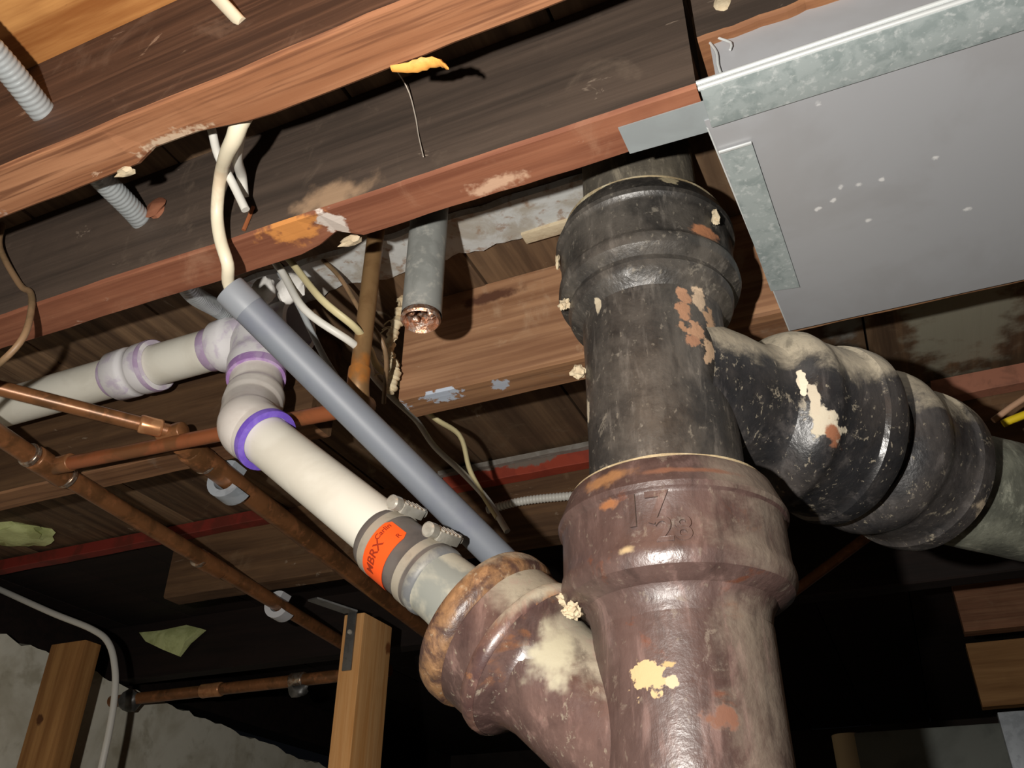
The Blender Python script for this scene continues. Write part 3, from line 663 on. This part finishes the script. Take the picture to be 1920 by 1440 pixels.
straight('pipe_wall', (-.870, .640, ZC), (-.965, 1.470, ZC), .0112, 'copper', lc)
sleeve('tee_body', (-.8695, .620, ZC), (-.03, .16, 0), .0140, .050, 'copper', lc)
sleeve('solder_ring', (-.8655, .590, ZC), (-.03, .16, 0), .0136, .006, 'solder', lc)
sleeve('solder_ring', (-.8715, .648, ZC), (-.03, .16, 0), .0136, .006, 'solder', lc)
sleeve('tee_outlet', (-.850, .6215, ZC), (1, 0, 0), .0105, .03, 'copper', lc)
sleeve('coupling', (-.9085, .95, ZC), (-.11, 1, 0), .0132, .05, 'copper', lc)
sleeve('solder_ring', (-.9055, .922, ZC), (-.11, 1, 0), .0134, .007, 'solder', lc)
rc = thing('copper_pipe', 'second long copper pipe running back beneath the white drain, grey strap near its end', 'pipe', (-.74, 1.0, .45))
straight('pipe_wall', (-.684, .636, ZC), (-.815, 1.75, ZC), .0135, 'copper', rc)
sleeve('fitting', (-.6895, .665, ZC), (-.118, 1, 0), .0150, .030, 'copper', rc)
sleeve('solder_ring', (-.6915, .683, ZC), (-.118, 1, 0), .0146, .004, 'solder', rc)
fc = thing('copper_pipe', 'dim copper pipe with bright fittings in front of the concrete wall', 'pipe', (-1.3, 1.48, .42))
straight('pipe_wall', (-1.60, 1.46, .428), (-.90, 1.46, .428), .0120, 'copper', fc)
sleeve('fitting', (-1.325, 1.46, .428), (1, 0, 0), .0140, .05, 'copper_shine', fc)
sleeve('fitting', (-1.11, 1.46, .428), (1, 0, 0), .0150, .03, 'solder', fc)
blob('valve_body', (-1.545, 1.46, .425), (.028, .020, .024), 'steel_dark', fc, 4, .4, 3, 2)
blob('valve_handle', (-1.10, 1.45, .405), (.022, .012, .013), 'steel_dark', fc, 6, .5, 3, 2)

t_ = thing('copper_pipe', 'thin dim copper pipe in the dark gap right of the stack', 'pipe', (-.08, 1.3, .42))
straight('pipe_wall', (-.30, 1.30, .327), (.175, 1.30, TOP - .001), .0075, 'copper', t_)
def hook(name, c, d, r, mat, label, w=.014, th=.003, a0=-200, a1=40):
    """a strap bent round a pipe"""
    d, e1, e2 = frame(d); V = []; Fc = []; n = 22
    for j in range(n + 1):
        a = D2(a0 + (a1 - a0) * j / n); dd = e1 * math.cos(a) + e2 * math.sin(a)
        for rr, ss in ((r, -w / 2), (r + th, -w / 2), (r + th, w / 2), (r, w / 2)): V.append(Vector(c) + dd * rr + d * ss)
    for j in range(n):
        for i in range(4):
            k = (i + 1) % 4; Fc.append((j * 4 + i, j * 4 + k, (j + 1) * 4 + k, (j + 1) * 4 + i))
    Fc += [(0, 1, 2, 3), tuple(n * 4 + i for i in range(4))]
    o = mesh_obj(name, V, Fc, mat, None, smooth=40); tag(o, label, 'strap'); return o
hook('pipe_strap', (-.6970, .735, ZC - .002), (-.118, 1, 0), .0150, 'strap', 'blue-grey metal strap round the copper pipe left of the purple ring', .026, .009, -235, 25)
hook('pipe_strap', (-.9300, 1.150, ZC), (-.11, 1, 0), .0128, 'strap_w', 'pale strap round the long copper pipe near the wooden post', .026, .010, -235, 25)

# ------------------------------------------------------------------ sheet metal duct between second and third joist
du = thing('sheet_metal_duct', 'galvanised sheet metal duct pan at the upper right with folded seams', 'duct', (.40, .56, .47))
XD = .95
sheet('bottom_panel', [(-.0475, .430, .4768), (XD, .430, .4768), (XD, .7140, .4752), (-.0330, .7030, .4752)], (0, 0, 1), .0012, 'galv', du)
sheet('side_panel', [(-.0330, .4060, .477), (XD, .4060, .477), (XD, .4060, .600), (-.0330, .4060, .600)], (0, 1, 0), .0010, 'galv', du)
box_obj('folded_seam', (-.0440, XD, .4015, .4360, .4745, .4765), 'spangle', du, .0005)
tube_obj('hem', [(-.0450, .4015, .4770), (XD, .4015, .4770)], .0021, 'zinc_bright', du, n=10, step=.2)
tube_obj('hem', [(-.0455, .4005, .4812), (XD, .4005, .4812)], .0018, 'zinc_bright', du, n=10, step=.2)
sheet('edge_strip', [(-.0440, .4614, .4750), (-.0212, .4601, .4742), (-.0141, .6391, .4738), (-.0378, .6360, .4746)], (0, 0, 1), .0010, 'spangle', du)
sheet('turned_edge', [(-.0475, .437, .4766), (-.0330, .7030, .4752), (-.0330, .7030, .492), (-.0475, .437, .492)], (1, 0, 0), .0010, 'zinc_bright', du)
box_obj('strip_lip', (-.0445, -.0212, .4592, .4610, .4735, .4752), 'zinc_bright', du, .0003)
sheet('fixing_tab', [(-.1045, .4140, .4786), (-.0420, .4140, .4776), (-.0440, .4415, .4776), (-.1040, .4400, .4786)], (0, 0, 1), .0010, 'zinc_dull', du)
tube_obj('bent_corner', [(-.0325, .4040, .521), (-.0295, .4030, .508), (-.0300, .4030, .495), (-.0290, .4035, .485)], .0010, 'zinc_bright', du, n=8, step=.004)
tube_obj('bent_corner', [(-.0265, .4030, .522), (-.0190, .4025, .512), (-.0205, .4030, .506)], .0009, 'zinc_bright', du, n=8, step=.004)

fd = thing('far_duct', 'dark grey duct low in the background at the bottom right corner', 'duct', (.02, 2.05, .22))
box_obj('duct_body', (-.150, .165, 1.98, 2.15, .10, .352), 'duct_dark', fd, .004)
V, Fc = lathe([(.030, .10), (.030, .352), (.001, .353)], (-.138, 2.005, 0), (0, 0, 1), 24); mesh_obj('rounded_edge', V, Fc, 'duct_tan', fd, smooth=50)
box_obj('seam_strip', (.142, .190, 1.955, 1.985, .10, .366), 'strap', fd, .002)

# ------------------------------------------------------------------ strips along the fourth joist
def strip(x0, x1, z0, z1, m, lab, name='painted_strip', dirt=True):
    t_ = thing(name, lab, 'strip', ((x0 + x1) / 2, 1.07, z0))
    board('strip_body', x0, x1, 1.058, 1.0795, z0, z1, m, m, t_, seed=x0, jit=.0015, bev=.001)
    if dirt: board('dirt_layer', x0 - .004, x1, 1.048, 1.0585, z1 - .008, z1 - .001, 'grey_dirt', 'grey_dirt', t_, seed=x1, jit=.003, bev=.0006, step=.008)
strip(-.585, -.16, .572, .600, 'red_paint', 'bright red painted strip with grey dirt left of the cast iron stack')
strip(XL + .02, -.90, .580, .600, 'red_dark', 'dull red strip behind the copper pipes at the lower left', dirt=False)
strip(.105, .60, .568, .594, 'rust_strip', 'rust brown strip at the right edge beside the cast iron bend', dirt=False)
o = tube_obj('armoured_cable', [(-.5131, 1.068, .5300), (-.4576, 1.066, .5330), (-.3958, 1.066, .5290), (-.30, 1.068, .52), (-.15, 1.07, .50)], .0062, 'cable_w', n=14, step=.0012, rf=ridge(.0060, .005, .0006))
tag(o, 'thin pale ribbed cable under the bright red strip', 'cable')

# ------------------------------------------------------------------ plaster band, rope, wood bits
V = []; Fc = []; n = 60
for j in range(n + 1):
    x = -.60 + .50 * j / n
    a = .560 + .004 * noise.noise(Vector((x * 30, 0, 0))); b = .617 + .010 * noise.noise(Vector((x * 18, 5, 0))) + .005 * noise.noise(Vector((x * 70, 9, 0)))
    z = TOP - .006 + .002 * noise.noise(Vector((x * 25, 2, 2)))
    V += [(x, a, TOP - .001), (x, a + .003, z), (x, b - .003, z), (x, b, TOP - .001)]
for j in range(n):
    for i in range(4):
        k = (i + 1) % 4; Fc.append((j * 4 + i, j * 4 + k, (j + 1) * 4 + k, (j + 1) * 4 + i))
Fc += [(0, 1, 2, 3), tuple(n * 4 + i for i in range(4))]
o = mesh_obj('plaster_band', V, Fc, 'plaster', None, smooth=40); tag(o, 'whitish plaster band on the underside of the floor beside the stack hub', 'plaster')
box = box_obj('plaster_chip', (-.262, -.205, .607, .622, TOP - .010, TOP - .0005), 'crumb', None, .001); tag(box, 'pale chip of plaster sticking out left of the top hub', 'plaster')
rp = thing('frayed_rope', 'frayed cream fibre cord hanging along the cut end of the tan joist', 'rope', (-.452, .664, .475))
tube_obj('cord', [(-0.4270, .6600, .604), (-0.4300, .6600, .585), (-0.4350, .6600, .565), (-0.4400, .6600, .545), (-0.4390, .6600, .527), (-0.4310, .6600, .512), (-0.4300, .6600, .500), (-0.4340, .6600, .4813)], .0045, 'rope', rp, n=10, step=.002, rf=lambda L: .0056 + .0010 * math.sin(L * 1900) + .0012 * math.sin(L * 430))
for k in range(14):
    a = Vector((-.436 + random.uniform(-.006, .006), .657, random.uniform(.49, .60))); b = a + Vector((random.uniform(-.012, .012), -.004, random.uniform(-.016, .004)))
    tube_obj('strand', [a, (a + b) / 2 + Vector((.002, -.002, .001)), b], .0008, 'rope', rp, n=6, step=.004)
V, Fc = tube([(-.2250, .3080, .4790), (-.2120, .3105, .4765), (-.2000, .3120, .4768), (-.1920, .3130, .4740), (-.1850, .3120, .4640)], .004, 8, .003, lambda L: .0052 - .0026 * abs(L - .02) / .02 + .0006 * math.sin(L * 900), flat=.45)
o = mesh_obj('wood_splinter', V, Fc, 'splinter', None, smooth=60); tag(o, 'bright orange wood splinter on the lower edge of the nearest joist', 'splinter')
o = tube_obj('hanging_thread', [(-.2740, .360, .588), (-.2700, .392, .580), (-.2640, .3992, .552), (-.2580, .3985, .523), (-.2512, .397, .4960)], .0005, 'nail', n=6, step=.006); tag(o, 'thin thread hanging on the sooty face of the second joist', 'thread')
for (c, r, lab) in (((-.3415, .4395, .4785), (.010, .004, .004), 'pale torn fibre on the lower edge of the second joist'), ((-.455, .3085, .4795), (.008, .004, .003), 'pale fibre flake at the chipped edge of the nearest joist')):
    o = blob('wood_fibre', c, r, 'crumb', None, 2, .6, 3, 2); tag(o, lab, 'fibre')
o = tube_obj('wood_sliver', [(-.4180, .3995, .4845), (-.4150, .3990, .4960), (-.4130, .3995, .5080)], .0018, 'copper_red', n=6, step=.004); tag(o, 'reddish sliver standing on the second joist right of the hanging cable', 'sliver')
o = blob('wood_scrap', (-.5290, .3990, .5500), (.011, .004, .013), 'joist_under2', None, 9, .5, 2.5, 2); tag(o, 'orange splintered scrap where the armoured cable enters the second joist', 'scrap')
o = blob('paint_flake', (-.0190, .3985, .5500), (.006, .002, .009), 'crumb', None, 4, .6, 3, 2); tag(o, 'pale flake on the torn joist above the duct', 'flake')

# ------------------------------------------------------------------ studs, wall cable, insulation
ps = thing('wooden_post', 'new pale wooden post with grey metal bracket below the copper pipes', 'post', (-.81, 1.24, ZF))
box_obj('stud', (-.829, -.790, 1.190, 1.279, ZF, .447), 'stud', ps, .002)
br = box_obj('bracket_plate', (-.8205, -.8035, 1.1865, 1.1898, .355, .450), 'steel_dark', ps, .0008)
V, Fc = lathe([(.0001, -.0035), (.0035, -.003), (.0042, -.0005), (.0042, .001)], (-.812, 1.1865, .416), (0, 1, 0), 14); mesh_obj('bolt_head', V, Fc, 'clamp', br, smooth=50)
sheet('bracket_arm', [(-.826, 1.184, .447), (-.800, 1.184, .447), (-.858, 1.150, .466), (-.880, 1.155, .466)], (0, 0, 1), .003, 'steel_dark', ps)
o = box_obj('wall_stud', (-1.497, -1.408, 1.190, 1.229, ZF, .470), 'stud2', None, .002); tag(o, 'knotty wooden stud standing against the concrete wall at lower left', 'stud')
o = tube_obj('wall_cable', [(-1.75, 1.14, .628), (-1.6397, 1.14, .586), (-1.4656, 1.145, .5156), (-1.352, 1.15, .4720), (-1.300, 1.15, .4400), (-1.2690, 1.15, .3900), (-1.2546, 1.15, .34), (-1.2487, 1.15, .2887), (-1.2466, 1.15, .2304), (-1.25, 1.16, .0), (-1.25, 1.17, -.4)], .0058, 'cable_w', n=12, step=.01)
tag(o, 'white cable bending down in front of the concrete wall at lower left', 'cable')
o = blob('insulation_tuft', (-1.40, .985, TOP - .004), (.062, .045, .014), 'insul', None, 2, .4, 2); tag(o, 'yellow-green insulation tuft under the floor at the left edge', 'insulation')
ins = [(-1.575, 1.480, .578), (-1.50, 1.478, .572), (-1.445, 1.479, .582), (-1.39, 1.480, .565), (-1.42, 1.474, .538), (-1.444, 1.476, .512), (-1.49, 1.476, .530), (-1.54, 1.478, .552)]
bm = bmesh.new(); 
V = [Vector(p) for p in ins] + [Vector(p) + Vector((0, -.02, 0)) * (.6 + .4 * math.sin(k * 2.1)) for k, p in enumerate(ins)] + [Vector((-1.47, 1.450, .552))]
k = len(ins); Fc = [tuple(range(k))] + [(i, (i + 1) % k, (i + 1) % k + k, i + k) for i in range(k)] + [(i + k, (i + 1) % k + k, 2 * k) for i in range(k)]
bm.free()
o = mesh_obj('insulation_tuft', V, Fc, 'insul', None, smooth=True); tag(o, 'yellow-green insulation corner hanging on the black joist above the concrete wall', 'insulation')

# ------------------------------------------------------------------ wires at the right edge
o = tube_obj('wire', [(.1497, .95, .4651), (.1717, .95, .4712), (.25, .96, .49), (.45, .98, .52)], .0042, 'wire_yellow', n=12, step=.01); tag(o, 'yellow wire end at the right edge behind the cast iron bend', 'wire')
o = tube_obj('wire', [(.1425, .953, .4725), (.1774, .953, .4917), (.26, .96, .53), (.40, .98, .57)], .0034, 'wire_pink', n=12, step=.01); tag(o, 'pinkish wire end just above the yellow wire', 'wire')

for ob in bpy.data.objects:
    if '_org' in ob: del ob['_org']
